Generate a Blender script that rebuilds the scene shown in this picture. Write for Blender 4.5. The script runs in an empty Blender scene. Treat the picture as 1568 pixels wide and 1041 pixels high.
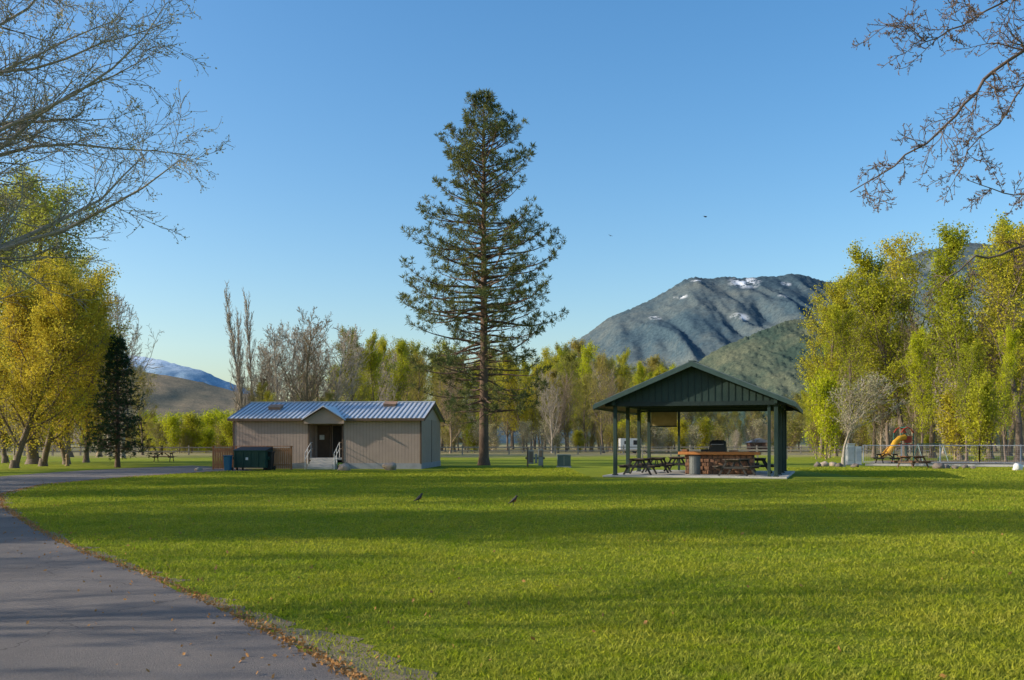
import bpy, math, random
import numpy as np
from mathutils import Vector, Matrix, noise as mn
R = math.radians
F, CX, HY, CH = 1500.0, 784.0, 678.0, 1.6
def gx(px, D): return (px-CX)/F*D
def gz(py, D): return CH+(HY-py)/F*D
def gd(py): return CH*F/(py-HY)
scene = bpy.context.scene
col = scene.collection

# ------------------------------------------------------------ materials
def newmat(name):
    m = bpy.data.materials.new(name); m.use_nodes = True
    nt = m.node_tree; nt.nodes.clear()
    out = nt.nodes.new('ShaderNodeOutputMaterial')
    return m, nt, out
def N(nt, t, **kw):
    n = nt.nodes.new(t)
    for k, v in kw.items():
        if k in n.inputs: n.inputs[k].default_value = v
        else: setattr(n, k, v)
    return n
def c4(c): return (c[0], c[1], c[2], 1)
def noise_fac(nt, scale, detail=4, rough=.6, coord='Object', stretch=None, lo=.35, hi=.65):
    if coord == 'World':
        tc = nt.nodes.new('ShaderNodeNewGeometry'); o = tc.outputs['Position']
    else:
        tc = nt.nodes.new('ShaderNodeTexCoord'); o = tc.outputs[coord]
    if stretch:
        mp = nt.nodes.new('ShaderNodeMapping'); mp.inputs['Scale'].default_value = stretch
        nt.links.new(o, mp.inputs['Vector']); o = mp.outputs[0]
    n = N(nt, 'ShaderNodeTexNoise', Scale=scale, Detail=detail, Roughness=rough)
    nt.links.new(o, n.inputs['Vector'])
    mr = N(nt, 'ShaderNodeMapRange'); mr.inputs[1].default_value = lo; mr.inputs[2].default_value = hi
    nt.links.new(n.outputs['Fac'], mr.inputs[0])
    return mr.outputs[0]
def mix(nt, fac, a, b, blend='MIX'):
    m = nt.nodes.new('ShaderNodeMix'); m.data_type = 'RGBA'; m.blend_type = blend
    for s, v in ((m.inputs[0], fac), (m.inputs[6], a), (m.inputs[7], b)):
        if isinstance(v, bpy.types.NodeSocket): nt.links.new(v, s)
        else: s.default_value = v if isinstance(v, (int, float)) else c4(v)
    return m.outputs[2]
def math_n(nt, op, a, b=0, clamp=False):
    m = nt.nodes.new('ShaderNodeMath'); m.operation = op; m.use_clamp = clamp
    for s, v in ((m.inputs[0], a), (m.inputs[1], b)):
        if isinstance(v, bpy.types.NodeSocket): nt.links.new(v, s)
        else: s.default_value = v
    return m.outputs[0]
def mat(name, c1, c2=None, scale=3, rough=.8, metal=0, bump=0, bscale=None, stretch=None, spec=.3, coord='Object'):
    m, nt, out = newmat(name)
    if c2 is None: c2 = tuple(x*.75 for x in c1)
    f = noise_fac(nt, scale, stretch=stretch, coord=coord, lo=.3, hi=.7)
    b = N(nt, 'ShaderNodeBsdfPrincipled', Roughness=rough, Metallic=metal)
    b.inputs['Specular IOR Level'].default_value = spec
    nt.links.new(mix(nt, f, c1, c2), b.inputs['Base Color'])
    if bump:
        f2 = noise_fac(nt, bscale or scale*6, stretch=stretch, coord=coord, lo=0, hi=1)
        bp = N(nt, 'ShaderNodeBump', Strength=bump, Distance=.03)
        nt.links.new(f2, bp.inputs['Height']); nt.links.new(bp.outputs[0], b.inputs['Normal'])
    nt.links.new(b.outputs[0], out.inputs[0])
    return m
def leafmat(name, c1, c2, c3=None, trans=.45, scale=.5):
    m, nt, out = newmat(name)
    f = noise_fac(nt, scale, detail=3, coord='World', lo=.32, hi=.68)
    c = mix(nt, f, c1, c2)
    if c3:
        oi = nt.nodes.new('ShaderNodeObjectInfo')
        c = mix(nt, oi.outputs['Random'], c, c3)
    f2 = noise_fac(nt, scale*9, detail=2, coord='World', lo=.3, hi=.7)
    dk = mix(nt, f2, (.62, .62, .62), (1.25, 1.25, 1.2))
    c = mix(nt, 1.0, c, dk, 'MULTIPLY')
    d = N(nt, 'ShaderNodeBsdfDiffuse'); t = N(nt, 'ShaderNodeBsdfTranslucent')
    nt.links.new(c, d.inputs[0]); nt.links.new(c, t.inputs[0])
    mx = nt.nodes.new('ShaderNodeMixShader'); mx.inputs[0].default_value = trans
    nt.links.new(d.outputs[0], mx.inputs[1]); nt.links.new(t.outputs[0], mx.inputs[2])
    nt.links.new(mx.outputs[0], out.inputs[0])
    return m

# ------------------------------------------------------------ mesh helpers
def np_mesh(name, chunks, mats):
    vs, li, ls, lt, mi, sm = [], [], [], [], [], []
    vo = 0; lo = 0
    for V, Fc, m, s in chunks:
        if len(V) == 0: continue
        k = Fc.shape[1]; n = len(Fc)
        vs.append(V.astype(np.float32)); li.append((Fc+vo).ravel().astype(np.int32))
        ls.append(lo+np.arange(n)*k); mi.append(np.full(n, m)); sm.append(np.full(n, s))
        vo += len(V); lo += n*k
    V = np.concatenate(vs); L = np.concatenate(li)
    me = bpy.data.meshes.new(name)
    me.vertices.add(len(V)); me.vertices.foreach_set('co', V.ravel())
    me.loops.add(len(L)); me.loops.foreach_set('vertex_index', L)
    LS = np.concatenate(ls).astype(np.int32)
    me.polygons.add(len(LS)); me.polygons.foreach_set('loop_start', LS)
    for m in mats: me.materials.append(m)
    me.polygons.foreach_set('material_index', np.concatenate(mi).astype(np.int32))
    me.polygons.foreach_set('use_smooth', np.concatenate(sm).astype(bool))
    me.update(calc_edges=True)
    return me
def obj(name, me, parent=None, loc=(0, 0, 0), rz=0, sc=1):
    o = bpy.data.objects.new(name, me); col.objects.link(o)
    o.location = loc; o.rotation_euler = (0, 0, rz)
    o.scale = (sc, sc, sc) if isinstance(sc, (int, float)) else sc
    if parent: o.parent = parent
    return o
def empty(name, loc=(0, 0, 0), rz=0):
    o = bpy.data.objects.new(name, None); col.objects.link(o); o.location = loc; o.rotation_euler = (0, 0, rz)
    o.empty_display_size = .3
    return o
class MB:
    def __init__(s): s.v = []; s.f = []; s.m = []
    def add(s, vs, fs, m=0):
        o = len(s.v); s.v += [tuple(v) for v in vs]; s.f += [tuple(i+o for i in f) for f in fs]; s.m += [m]*len(fs)
    def box(s, c, d, m=0, rot=None, taper=1.0):
        x, y, z = d[0]/2, d[1]/2, d[2]/2
        vs = [Vector((a*x*(taper if e > 0 else 1), b*y*(taper if e > 0 else 1), e*z)) for e in (-1, 1) for a, b in ((-1, -1), (1, -1), (1, 1), (-1, 1))]
        if rot is not None: vs = [rot @ v for v in vs]
        vs = [v+Vector(c) for v in vs]
        s.add(vs, [(3, 2, 1, 0), (4, 5, 6, 7), (0, 1, 5, 4), (1, 2, 6, 5), (2, 3, 7, 6), (3, 0, 4, 7)], m)
    def bb(s, x0, x1, y0, y1, z0, z1, m=0):
        s.box(((x0+x1)/2, (y0+y1)/2, (z0+z1)/2), (x1-x0, y1-y0, z1-z0), m)
    def beam(s, p0, p1, w, h, m=0):
        p0 = Vector(p0); p1 = Vector(p1); d = p1-p0; L = d.length
        s.box((p0+p1)/2, (w, h, L), m, d.to_track_quat('Z', 'Y').to_matrix())
    def loft(s, pts, rad, n=10, m=0, sq=(1, 1)):
        k = len(pts); vs = []; pts = [Vector(p) for p in pts]
        for i, p in enumerate(pts):
            d = (pts[min(i+1, k-1)]-pts[max(i-1, 0)]).normalized()
            u = d.cross(Vector((0, 1, 0)) if abs(d.y) < .9 else Vector((1, 0, 0))).normalized(); w = d.cross(u)
            for j in range(n):
                a = 2*math.pi*j/n
                vs.append(p+(u*math.cos(a)*sq[0]+w*math.sin(a)*sq[1])*rad[i])
        fs = [(i*n+j, i*n+(j+1) % n, (i+1)*n+(j+1) % n, (i+1)*n+j) for i in range(k-1) for j in range(n)]
        fs += [tuple(range(n))[::-1], tuple((k-1)*n+j for j in range(n))]
        s.add(vs, fs, m)
    def prism(s, poly, y0, y1, m=0):   # poly in xz
        n = len(poly)
        vs = [(p[0], y0, p[1]) for p in poly]+[(p[0], y1, p[1]) for p in poly]
        s.add(vs, [tuple(range(n)), tuple(range(2*n-1, n-1, -1))]+[(i, n+i, n+(i+1) % n, (i+1) % n) for i in range(n)], m)
    def build(s, name, mats, parent=None, loc=(0, 0, 0), rz=0, bevel=0, smooth=False):
        me = bpy.data.meshes.new(name); me.from_pydata(s.v, [], s.f)
        for m in mats: me.materials.append(m)
        me.polygons.foreach_set('material_index', s.m)
        if smooth: me.polygons.foreach_set('use_smooth', [True]*len(s.f))
        me.update()
        o = obj(name, me, parent, loc, rz)
        if bevel:
            b = o.modifiers.new('bevel', 'BEVEL'); b.width = bevel; b.segments = 1; b.limit_method = 'ANGLE'
        return o

# ------------------------------------------------------------ tree machinery
def seg_chunk(S, sides, m):
    A = np.array(S, dtype=np.float64)
    if len(A) == 0: return (np.zeros((0, 3)), np.zeros((0, 4), int), m, True)
    p0, p1, r0, r1 = A[:, 0:3], A[:, 3:6], A[:, 6], A[:, 7]
    d = p1-p0; d /= np.linalg.norm(d, axis=1)[:, None]+1e-9
    ref = np.where((np.abs(d[:, 2]) > .8)[:, None], np.array([[1., 0, 0]]), np.array([[0, 0, 1.]]))
    u = np.cross(d, ref); u /= np.linalg.norm(u, axis=1)[:, None]; v = np.cross(d, u)
    n = len(A); V = np.zeros((n, 2*sides, 3))
    for j in range(sides):
        a = 2*math.pi*j/sides; o = u*math.cos(a)+v*math.sin(a)
        V[:, j] = p0+o*r0[:, None]; V[:, sides+j] = p1+o*r1[:, None]
    base = np.array([[j, (j+1) % sides, sides+(j+1) % sides, sides+j] for j in range(sides)])
    Fc = (base[None]+(np.arange(n)*2*sides)[:, None, None]).reshape(-1, 4)
    return (V.reshape(-1, 3), Fc, m, True)
def unit(rs, n):
    a = rs.normal(size=(n, 3)); return a/(np.linalg.norm(a, axis=1)[:, None]+1e-9)
def leaf_chunk(C, rs, m, each, sig, size, asp=.6):
    C = np.array(C)
    if len(C) == 0: return (np.zeros((0, 3)), np.zeros((0, 4), int), m, False)
    P = np.repeat(C, each, axis=0); n = len(P)
    P = P+rs.normal(size=(n, 3))*sig
    a = unit(rs, n); b = np.cross(a, unit(rs, n)); b /= np.linalg.norm(b, axis=1)[:, None]+1e-9
    s = (size*rs.uniform(.5, 1.3, n))[:, None]
    V = np.stack([P-a*s*.5, P+b*s*.5*asp, P+a*s*.5, P-b*s*.5*asp], axis=1).reshape(-1, 3)
    return (V, np.arange(n*4).reshape(-1, 4), m, False)
def nrm(x, y, z):
    l = math.sqrt(x*x+y*y+z*z)+1e-9; return x/l, y/l, z/l
def grow(S, tips, rg, p, d, L, r, lv, P):
    n = P['n'][lv]; st = L/n; w = P['wob'][lv]; tr = P['trop'][lv]; g = rg.gauss; r0 = r
    mr = P.get('minr', .006)
    az = rg.uniform(0, 6.28); acc = rg.random()
    for i in range(n):
        t = (i+1)/n
        d = nrm(d[0]+g(0, w), d[1]+g(0, w), d[2]+g(0, w)+tr)
        q = (p[0]+d[0]*st, p[1]+d[1]*st, p[2]+d[2]*st)
        r2 = max(r0*(1-t*.88), mr)
        S[lv].append((*p, *q, r, r2))
        if lv < P['max'] and t > P['start'][lv]:
            acc += P['nch'][lv]/(n*(1-P['start'][lv]))
            while acc >= 1:
                acc -= 1; az += 2.4+g(0, .4); f = rg.random()
                bp = (p[0]+(q[0]-p[0])*f, p[1]+(q[1]-p[1])*f, p[2]+(q[2]-p[2])*f)
                rx = nrm(*( (d[1], -d[0], 0) if abs(d[2]) < .95 else (1, 0, 0)))
                ux, uy, uz = rx
                vx, vy, vz = d[1]*uz-d[2]*uy, d[2]*ux-d[0]*uz, d[0]*uy-d[1]*ux
                ca, sa = math.cos(az), math.sin(az)
                an = P['ang'][lv]*rg.uniform(.75, 1.25); c, s = math.cos(an), math.sin(an)
                nd = tuple(d[k]*c+((ux, uy, uz)[k]*ca+(vx, vy, vz)[k]*sa)*s for k in range(3))
                sh = P['shape'](t) if lv == 0 else 1-.55*t
                grow(S, tips, rg, bp, nd, L*P['lr'][lv]*sh*rg.uniform(.65, 1.2), max(r2*P['rr'], mr), lv+1, P)
        if lv >= P['leaf']: tips.append(q)
        p = q; r = r2
def tree_mesh(name, seed, H, r, P, bark, leaf=None, each=6, sig=.25, size=.2, lean=(0, 0), keep=1.0):
    rg = random.Random(seed); rs = np.random.RandomState(seed)
    S = [[] for _ in range(P['max']+1)]; tips = []
    grow(S, tips, rg, (0, 0, -.1), nrm(lean[0], lean[1], 1), H, r, 0, P)
    S[0].append((0, 0, -.1, 0, 0, .5, r*1.6, r*1.02))
    top = max(s[5] for l in S for s in l)
    ch = [seg_chunk(S[0], 8, 0)]+[seg_chunk(S[i], 5 if i == 1 else 3, 0) for i in range(1, P['max']+1)]
    mats = [bark]
    if leaf:
        if keep < 1: tips = [t for t in tips if rg.random() < keep]
        ch.append(leaf_chunk(tips, rs, 1, each, sig, size)); mats.append(leaf)
    me = np_mesh(name, ch, mats); me['top'] = top
    return me
dome = lambda t: .35+1.0*math.sin(math.pi*min(1, max(0, t))**.9)*.75
PC = dict(n=[12, 6, 4, 3], wob=[.06, .13, .2, .25], trop=[.04, .10, .06, .03], nch=[22, 8, 5, 0], ang=[.75, .75, .8, .8],
          lr=[.34, .42, .5, .5], start=[.22, .15, .1, .1], max=3, leaf=2, rr=.5, shape=dome, minr=.014)
def PP(**k):
    d = dict(PC); d.update(k); return d

bark = mat('bark_grey_brown', (.24, .185, .135), (.11, .08, .06), scale=8, bump=.5, stretch=(3, 3, .6))
bark_pale = mat('bark_pale_twig', (.44, .38, .30), (.28, .23, .18), scale=5)
bark_warm = mat('bark_warm_twig', (.34, .26, .17), (.21, .155, .105), scale=5)
bark_pine = mat('bark_pine', (.20, .125, .08), (.08, .052, .036), scale=7, bump=.6, stretch=(3, 3, .5))
lf_cot = leafmat('leaf_cottonwood_spring', (.47, .48, .035), (.29, .34, .03), (.54, .47, .05), scale=.12)
lf_oliv = leafmat('leaf_olive', (.36, .34, .07), (.22, .24, .055), (.42, .35, .09), scale=.12)
lf_yel = leafmat('leaf_yellow_green', (.58, .58, .03), (.40, .45, .03), scale=.2)
lf_map = leafmat('leaf_maple_spring', (.66, .41, .05), (.46, .45, .05), (.60, .50, .06), scale=.14)
lf_bud = leafmat('leaf_bud', (.52, .48, .28), (.38, .35, .20), scale=.5)
lf_pine = leafmat('needle_pine', (.10, .13, .05), (.20, .20, .065), scale=.35, trans=.3)
lf_spr = leafmat('needle_spruce', (.04, .075, .038), (.07, .11, .05), scale=.8, trans=.2)

# ------------------------------------------------------------ world + sun
EL = R(23); AZ = math.atan2(-.985, -.10)
sun_dir = Vector((math.sin(AZ)*math.cos(EL), math.cos(AZ)*math.cos(EL), math.sin(EL)))
w = bpy.data.worlds.new('World'); scene.world = w; w.use_nodes = True
nt = w.node_tree; bg = nt.nodes['Background']
sk = nt.nodes.new('ShaderNodeTexSky'); sk.sky_type = 'NISHITA'; sk.sun_disc = False
sk.sun_elevation = EL; sk.sun_rotation = AZ; sk.altitude = 300; sk.air_density = 1.15; sk.dust_density = 2.0; sk.ozone_density = 2.6
hs = nt.nodes.new('ShaderNodeHueSaturation'); hs.inputs['Saturation'].default_value = 1.3; hs.inputs['Value'].default_value = 1.42
nt.links.new(sk.outputs[0], hs.inputs['Color']); nt.links.new(hs.outputs[0], bg.inputs[0]); bg.inputs[1].default_value = .15
ld = bpy.data.lights.new('sun', 'SUN'); ld.energy = 5; ld.angle = R(.5); ld.color = (1, .91, .76)
lo = bpy.data.objects.new('sun', ld); col.objects.link(lo); lo.rotation_euler = sun_dir.to_track_quat('Z', 'Y').to_euler(); lo.location = (-60, 20, 60)
scene.view_settings.view_transform = 'Standard'; scene.view_settings.look = 'None'; scene.view_settings.exposure = 0
cd = bpy.data.cameras.new('camera'); cam = bpy.data.objects.new('camera', cd); col.objects.link(cam)
cam.location = (0, 0, CH); cam.rotation_euler = (R(90), 0, 0)
cd.sensor_width = 36; cd.lens = 36*F/1568; cd.shift_y = (HY-520.5)/1568; cd.clip_end = 40000; cd.clip_start = .05
scene.camera = cam

# ------------------------------------------------------------ ground
EDGE = [(-3, .9), (0, .6), (4, -.05), (6.6, -1.07), (7.8, -1.79), (9.5, -2.88), (11.9, -4.47), (14, -6.08), (16.3, -7.66), (20.5, -10.3), (24.7, -12.9), (30.4, -15.9), (37.5, -18.0), (46, -18.0), (54.5, -16.6), (57.5, -14.5)]
LEFT = [(-3, -6.2), (0, -6.6), (4, -7.2), (6.6, -8), (8.5, -9), (11, -10.4), (14, -12), (17, -13.6), (20.5, -15.4), (25, -17.6), (31, -20.4), (38, -22.8), (45, -24.2), (52, -24.8), (60, -24.6), (69, -22.5)]
ed = np.array(EDGE)
def edge_x(D): return np.interp(D, ed[:, 0], ed[:, 1])
m, nt, out = newmat('lawn_ground')
geo = nt.nodes.new('ShaderNodeNewGeometry'); sep = nt.nodes.new('ShaderNodeSeparateXYZ'); nt.links.new(geo.outputs['Position'], sep.inputs[0])
f1 = noise_fac(nt, .18, coord='World', detail=5, lo=.35, hi=.65)
f2 = noise_fac(nt, 3.5, coord='World', detail=5, rough=.7, lo=.3, hi=.7)
f3 = noise_fac(nt, 40, coord='World', detail=4, rough=.8, lo=.3, hi=.7)
g = mix(nt, f1, (.22, .275, .014), (.33, .34, .022))
g = mix(nt, math_n(nt, 'MULTIPLY', f2, .45), g, (.15, .20, .018))
g = mix(nt, math_n(nt, 'MULTIPLY', f3, .35), g, (.13, .14, .02))
f5 = noise_fac(nt, .06, coord='World', detail=5, lo=.4, hi=.7)
dry = mix(nt, f2, (.38, .30, .15), (.28, .24, .10))
wob = math_n(nt, 'MULTIPLY', f5, 40)
yy = math_n(nt, 'SUBTRACT', math_n(nt, 'ADD', sep.outputs[1], wob), 122)
fm = math_n(nt, 'MULTIPLY', yy, .06, clamp=True)
c = mix(nt, fm, g, dry)
far = math_n(nt, 'MULTIPLY', math_n(nt, 'SUBTRACT', sep.outputs[1], 500), .002, clamp=True)
c = mix(nt, far, c, (.09, .11, .06))
b = N(nt, 'ShaderNodeBsdfPrincipled', Roughness=.95); b.inputs['Specular IOR Level'].default_value = .1
nt.links.new(c, b.inputs['Base Color'])
bp = N(nt, 'ShaderNodeBump', Strength=.9, Distance=.06); fb = noise_fac(nt, 9, coord='World', detail=7, rough=.85, lo=0, hi=1)
nt.links.new(fb, bp.inputs['Height']); nt.links.new(bp.outputs[0], b.inputs['Normal']); nt.links.new(b.outputs[0], out.inputs[0])
mb = MB(); mb.add([(-14000, -2000, 0), (14000, -2000, 0), (14000, 15000, 0), (-14000, 15000, 0)], [(0, 1, 2, 3)])
mb.build('ground', [m])

asph, nt, out = newmat('asphalt')
f1 = noise_fac(nt, .7, coord='World', detail=5, lo=.3, hi=.7); f2 = noise_fac(nt, 90, coord='World', detail=3, rough=.8, lo=.3, hi=.7)
c = mix(nt, f1, (.31, .265, .235), (.215, .185, .168)); c = mix(nt, math_n(nt, 'MULTIPLY', f2, .65), c, (.09, .08, .075))
tc = nt.nodes.new('ShaderNodeNewGeometry'); vo = N(nt, 'ShaderNodeTexVoronoi', Scale=.42); vo.feature = 'DISTANCE_TO_EDGE'
nz_ = N(nt, 'ShaderNodeTexNoise', Scale=1.5, Detail=5); nt.links.new(tc.outputs['Position'], nz_.inputs['Vector'])
av = nt.nodes.new('ShaderNodeVectorMath'); av.operation = 'ADD'; nt.links.new(tc.outputs['Position'], av.inputs[0]); nt.links.new(nz_.outputs['Color'], av.inputs[1]); nt.links.new(av.outputs[0], vo.inputs['Vector'])
cr = math_n(nt, 'LESS_THAN', vo.outputs['Distance'], .004)
c = mix(nt, math_n(nt, 'MULTIPLY', cr, .5), c, (.06, .05, .045))
b = N(nt, 'ShaderNodeBsdfPrincipled', Roughness=.88); b.inputs['Specular IOR Level'].default_value = .3; nt.links.new(c, b.inputs['Base Color'])
bp = N(nt, 'ShaderNodeBump', Strength=.8, Distance=.015); nt.links.new(f2, bp.inputs['Height']); nt.links.new(bp.outputs[0], b.inputs['Normal']); nt.links.new(b.outputs[0], out.inputs[0])
def strip(name, A, B, z, m, nsub=10, jit=0, seed=1):
    A = np.array(A, float); B = np.array(B, float); k = (len(A)-1)*nsub+1
    t = np.linspace(0, len(A)-1, k); i = np.arange(len(A))
    def sm(P):
        x = np.interp(t, i, P[:, 1]); y = np.interp(t, i, P[:, 0])
        for _ in range(10):
            x[1:-1] = (x[:-2]+2*x[1:-1]+x[2:])/4; y[1:-1] = (y[:-2]+2*y[1:-1]+y[2:])/4
        return x, y
    ax, ay = sm(A); bx, by = sm(B); r = np.random.RandomState(seed)
    ax = ax+r.normal(size=k)*jit; bx = bx+r.normal(size=k)*jit
    V = np.zeros((2*k, 3)); V[:k, 0] = ax; V[:k, 1] = ay; V[k:, 0] = bx; V[k:, 1] = by; V[:, 2] = z
    Fc = np.array([[j, j+1, k+j+1, k+j] for j in range(k-1)])
    return obj(name, np_mesh(name, [(V, Fc[:, ::-1], 0, False)], [m]))
soil = mat('leaf_litter_soil', (.30, .21, .12), (.17, .155, .07), scale=5, bump=.8, bscale=50)
strip('road_verge', EDGE, [(d, x+.22+(.35 if 6 < d < 9 else 0)) for d, x in EDGE], .004, soil, jit=.10)
strip('road', LEFT, EDGE, .008, asph, jit=.022)

# grass blades
rs = np.random.RandomState(5)
NB = 560000
D = 5.2+(rs.random_sample(NB)**1.75)*58
X = rs.uniform(-.62, .62, NB)*(D+2)
ex = edge_x(D)
keep = (X > ex+.06+rs.exponential(.22, NB))
near = (D < 9) & (X < ex+.8) & (rs.random_sample(NB) < .55)
house_area = (D > 55) & (X > -19) & (X < -4)
pav_area = (D > 41) & (X > 3.6) & (X < 16.5)
keep &= ~near & ~house_area & ~pav_area
D = D[keep]; X = X[keep]; n = len(D)
cl = np.sin(X*1.3+np.sin(D*.9)*2)*np.sin(D*1.1+np.cos(X*.7)*2)+.6*np.sin(X*4.1+D*2.3)*np.sin(D*3.7-X)
h = (rs.uniform(.012, .044, n))*(1+.016*D)*(1+.35*cl); wd = (rs.uniform(.003, .006, n))*(1+.10*D)
a = rs.uniform(0, 6.28, n); lx = rs.normal(size=n)*.7*h; ly = rs.normal(size=n)*.7*h
base = np.stack([X, D, np.zeros(n)], 1)
dx = np.stack([np.cos(a)*wd, np.sin(a)*wd, np.zeros(n)], 1)
V = np.stack([base-dx, base+dx, base+np.stack([lx, ly, h], 1)], 1).reshape(-1, 3)
m, nt, out = newmat('grass_blade')
fa = noise_fac(nt, .35, detail=6, rough=.65, coord='World', lo=.35, hi=.65)
fb_ = noise_fac(nt, 4, detail=4, rough=.7, coord='World', lo=.4, hi=.7)
c = mix(nt, fa, (.25, .335, .02), (.44, .43, .035)); c = mix(nt, math_n(nt, 'MULTIPLY', fb_, .6), c, (.48, .42, .11))
fc_ = noise_fac(nt, 30, detail=2, coord='World', lo=.35, hi=.65); c = mix(nt, 1.0, c, mix(nt, fc_, (.62, .65, .62), (1.15, 1.15, 1.1)), 'MULTIPLY')
d_ = N(nt, 'ShaderNodeBsdfDiffuse'); t_ = N(nt, 'ShaderNodeBsdfTranslucent'); mx = nt.nodes.new('ShaderNodeMixShader'); mx.inputs[0].default_value = .4
nt.links.new(c, d_.inputs[0]); nt.links.new(c, t_.inputs[0]); nt.links.new(d_.outputs[0], mx.inputs[1]); nt.links.new(t_.outputs[0], mx.inputs[2]); nt.links.new(mx.outputs[0], out.inputs[0])
obj('grass', np_mesh('grass', [(V, np.arange(3*n).reshape(-1, 3), 0, False)], [m]))
n = 4600
D = 5+rs.random_sample(n)**1.7*50; off = rs.normal(size=n)*.06+.04
wide = rs.random_sample(n) < .14; off[wide] = rs.normal(size=wide.sum())*.8
P1 = np.stack([edge_x(D)+off, D, rs.uniform(.015, .03, n)], 1)
n2 = 260; D2 = 6+rs.random_sample(n2)*34; P2 = np.stack([rs.uniform(-.55, .58, n2)*D2, D2, rs.uniform(.02, .04, n2)], 1)
P2 = P2[P2[:, 0] > edge_x(D2)]
lit = leafmat('dead_leaf', (.50, .25, .09), (.32, .19, .09), trans=.2, scale=3)
obj('fallen_leaves', np_mesh('fallen_leaves', [leaf_chunk(P1, rs, 0, 1, 0.0, .042), leaf_chunk(P2, rs, 0, 1, 0, .06)], [lit]))

# ------------------------------------------------------------ mountains
def mountain(name, pts, D, depth, m, nz=.10, spike=0, nx=260, ny=60, seed=0, sc=1.0):
    px = np.array([p[0] for p in pts], float); py = np.array([p[1] for p in pts], float)
    xs = np.linspace(px[0], px[-1], nx); H = (HY-np.interp(xs, px, py))/F*D
    for _ in range(2): H[1:-1] = (H[:-2]+2*H[1:-1]+H[2:])/4
    rsx = np.random.RandomState(seed)
    V = []; vv = list(np.linspace(0, 1, ny))+[1.08, 1.2, 1.5, 1.9]
    for v in vv:
        for i, x in enumerate(xs):
            X = (x-CX)/F*D; Y = D-depth*(1-v)
            if v <= 1:
                sp_ = mn.fractal(Vector((X/(620*sc)+seed+.35*v, v*.9, seed)), 1, 2.1, 5)
                gl = 1-abs(mn.fractal(Vector((X/(420*sc)+.5*v, v*1.1+3, seed+5)), 1, 2, 4))*1.6
                hf = mn.fractal(Vector((X/(110*sc), Y/(240*sc), seed+9)), .8, 2, 3)
                env = math.sin(math.pi*v)**.8
                z = H[i]*(v**(1.0)+nz*env*(sp_*.8+(gl-.6)*.7+hf*.06))
                lim = H[i]*(Y/D)*.985
                z = min(z, lim) if v < .985 else H[i]
            else: z = H[i]*(1-(v-1)*1.0)
            V.append((X, Y, z+(rsx.normal()*spike if v > .08 else -5)))
    V = np.array(V); k = len(vv)
    Fc = np.array([[j*nx+i, j*nx+i+1, (j+1)*nx+i+1, (j+1)*nx+i] for j in range(k-1) for i in range(nx-1)])
    return obj(name, np_mesh(name, [(V, Fc, 0, True)], [m]))
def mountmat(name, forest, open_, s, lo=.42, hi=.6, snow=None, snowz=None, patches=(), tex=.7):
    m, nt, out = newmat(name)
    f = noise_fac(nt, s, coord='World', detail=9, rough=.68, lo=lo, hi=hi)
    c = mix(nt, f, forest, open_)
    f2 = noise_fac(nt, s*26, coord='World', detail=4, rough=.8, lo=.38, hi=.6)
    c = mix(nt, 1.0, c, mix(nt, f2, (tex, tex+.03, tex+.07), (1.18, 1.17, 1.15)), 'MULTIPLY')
    if snow:
        geo = nt.nodes.new('ShaderNodeNewGeometry')
        f3 = noise_fac(nt, s*7, coord='World', detail=8, rough=.75, lo=.48, hi=.53)
        for (X, Y, Z, rad) in patches:
            vs_ = nt.nodes.new('ShaderNodeVectorMath'); vs_.operation = 'SUBTRACT'
            nt.links.new(geo.outputs['Position'], vs_.inputs[0]); vs_.inputs[1].default_value = (X, Y, Z)
            vm = nt.nodes.new('ShaderNodeVectorMath'); vm.operation = 'MULTIPLY'; vm.inputs[1].default_value = (1, .12, 1.6); nt.links.new(vs_.outputs[0], vm.inputs[0])
            vd = nt.nodes.new('ShaderNodeVectorMath'); vd.operation = 'LENGTH'; nt.links.new(vm.outputs[0], vd.inputs[0])
            k = math_n(nt, 'SUBTRACT', 1.3, math_n(nt, 'DIVIDE', vd.outputs['Value'], rad), clamp=True)
            c = mix(nt, math_n(nt, 'MULTIPLY', k, f3, clamp=True), c, snow)
        if snowz:
            sp = nt.nodes.new('ShaderNodeSeparateXYZ'); nt.links.new(geo.outputs['Position'], sp.inputs[0])
            k = math_n(nt, 'DIVIDE', math_n(nt, 'SUBTRACT', sp.outputs[2], snowz[0]), snowz[1], clamp=True)
            c = mix(nt, math_n(nt, 'MULTIPLY', k, math_n(nt, 'ADD', f3, .45, clamp=True), clamp=True), c, snow)
    d = N(nt, 'ShaderNodeBsdfDiffuse'); nt.links.new(c, d.inputs[0]); nt.links.new(d.outputs[0], out.inputs[0])
    return m
DM = 6000; DEP = 2200
pch = []
for x, y, r, top in ((1134, 436, 74, 426), (1148, 431, 48, 426), (1066, 431, 28, 424), (1186, 462, 34, 423), (1122, 492, 44, 428), (1040, 456, 30, 432), (1000, 490, 30, 457), (1200, 436, 30, 421)):
    v = 1-(y-top)/(HY-top); Y = DM-DEP*(1-v); pch.append((gx(x, Y), Y, gz(y, Y), r))
m1 = mountmat('hazy_forested_mountain', (.062, .098, .122), (.135, .155, .150), .0022, lo=.44, hi=.66, snow=(.75, .77, .8), patches=pch, tex=.68)  # bluish distance haze is mixed into the forest and open-slope colours
mountain('mountain', [(700, 640), (800, 585), (870, 530), (905, 507), (932, 486), (965, 473), (1000, 457), (1030, 440), (1045, 430), (1062, 424), (1085, 427), (1110, 424), (1135, 426), (1160, 424), (1190, 423), (1212, 419), (1238, 424), (1262, 432), (1280, 432), (1300, 421), (1325, 410), (1350, 404), (1375, 399), (1410, 385), (1480, 372), (1600, 380), (1750, 420), (1900, 480), (2300, 560)], DM, DEP, m1, nz=.145, spike=2.6, nx=520, ny=110, seed=3)
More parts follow.
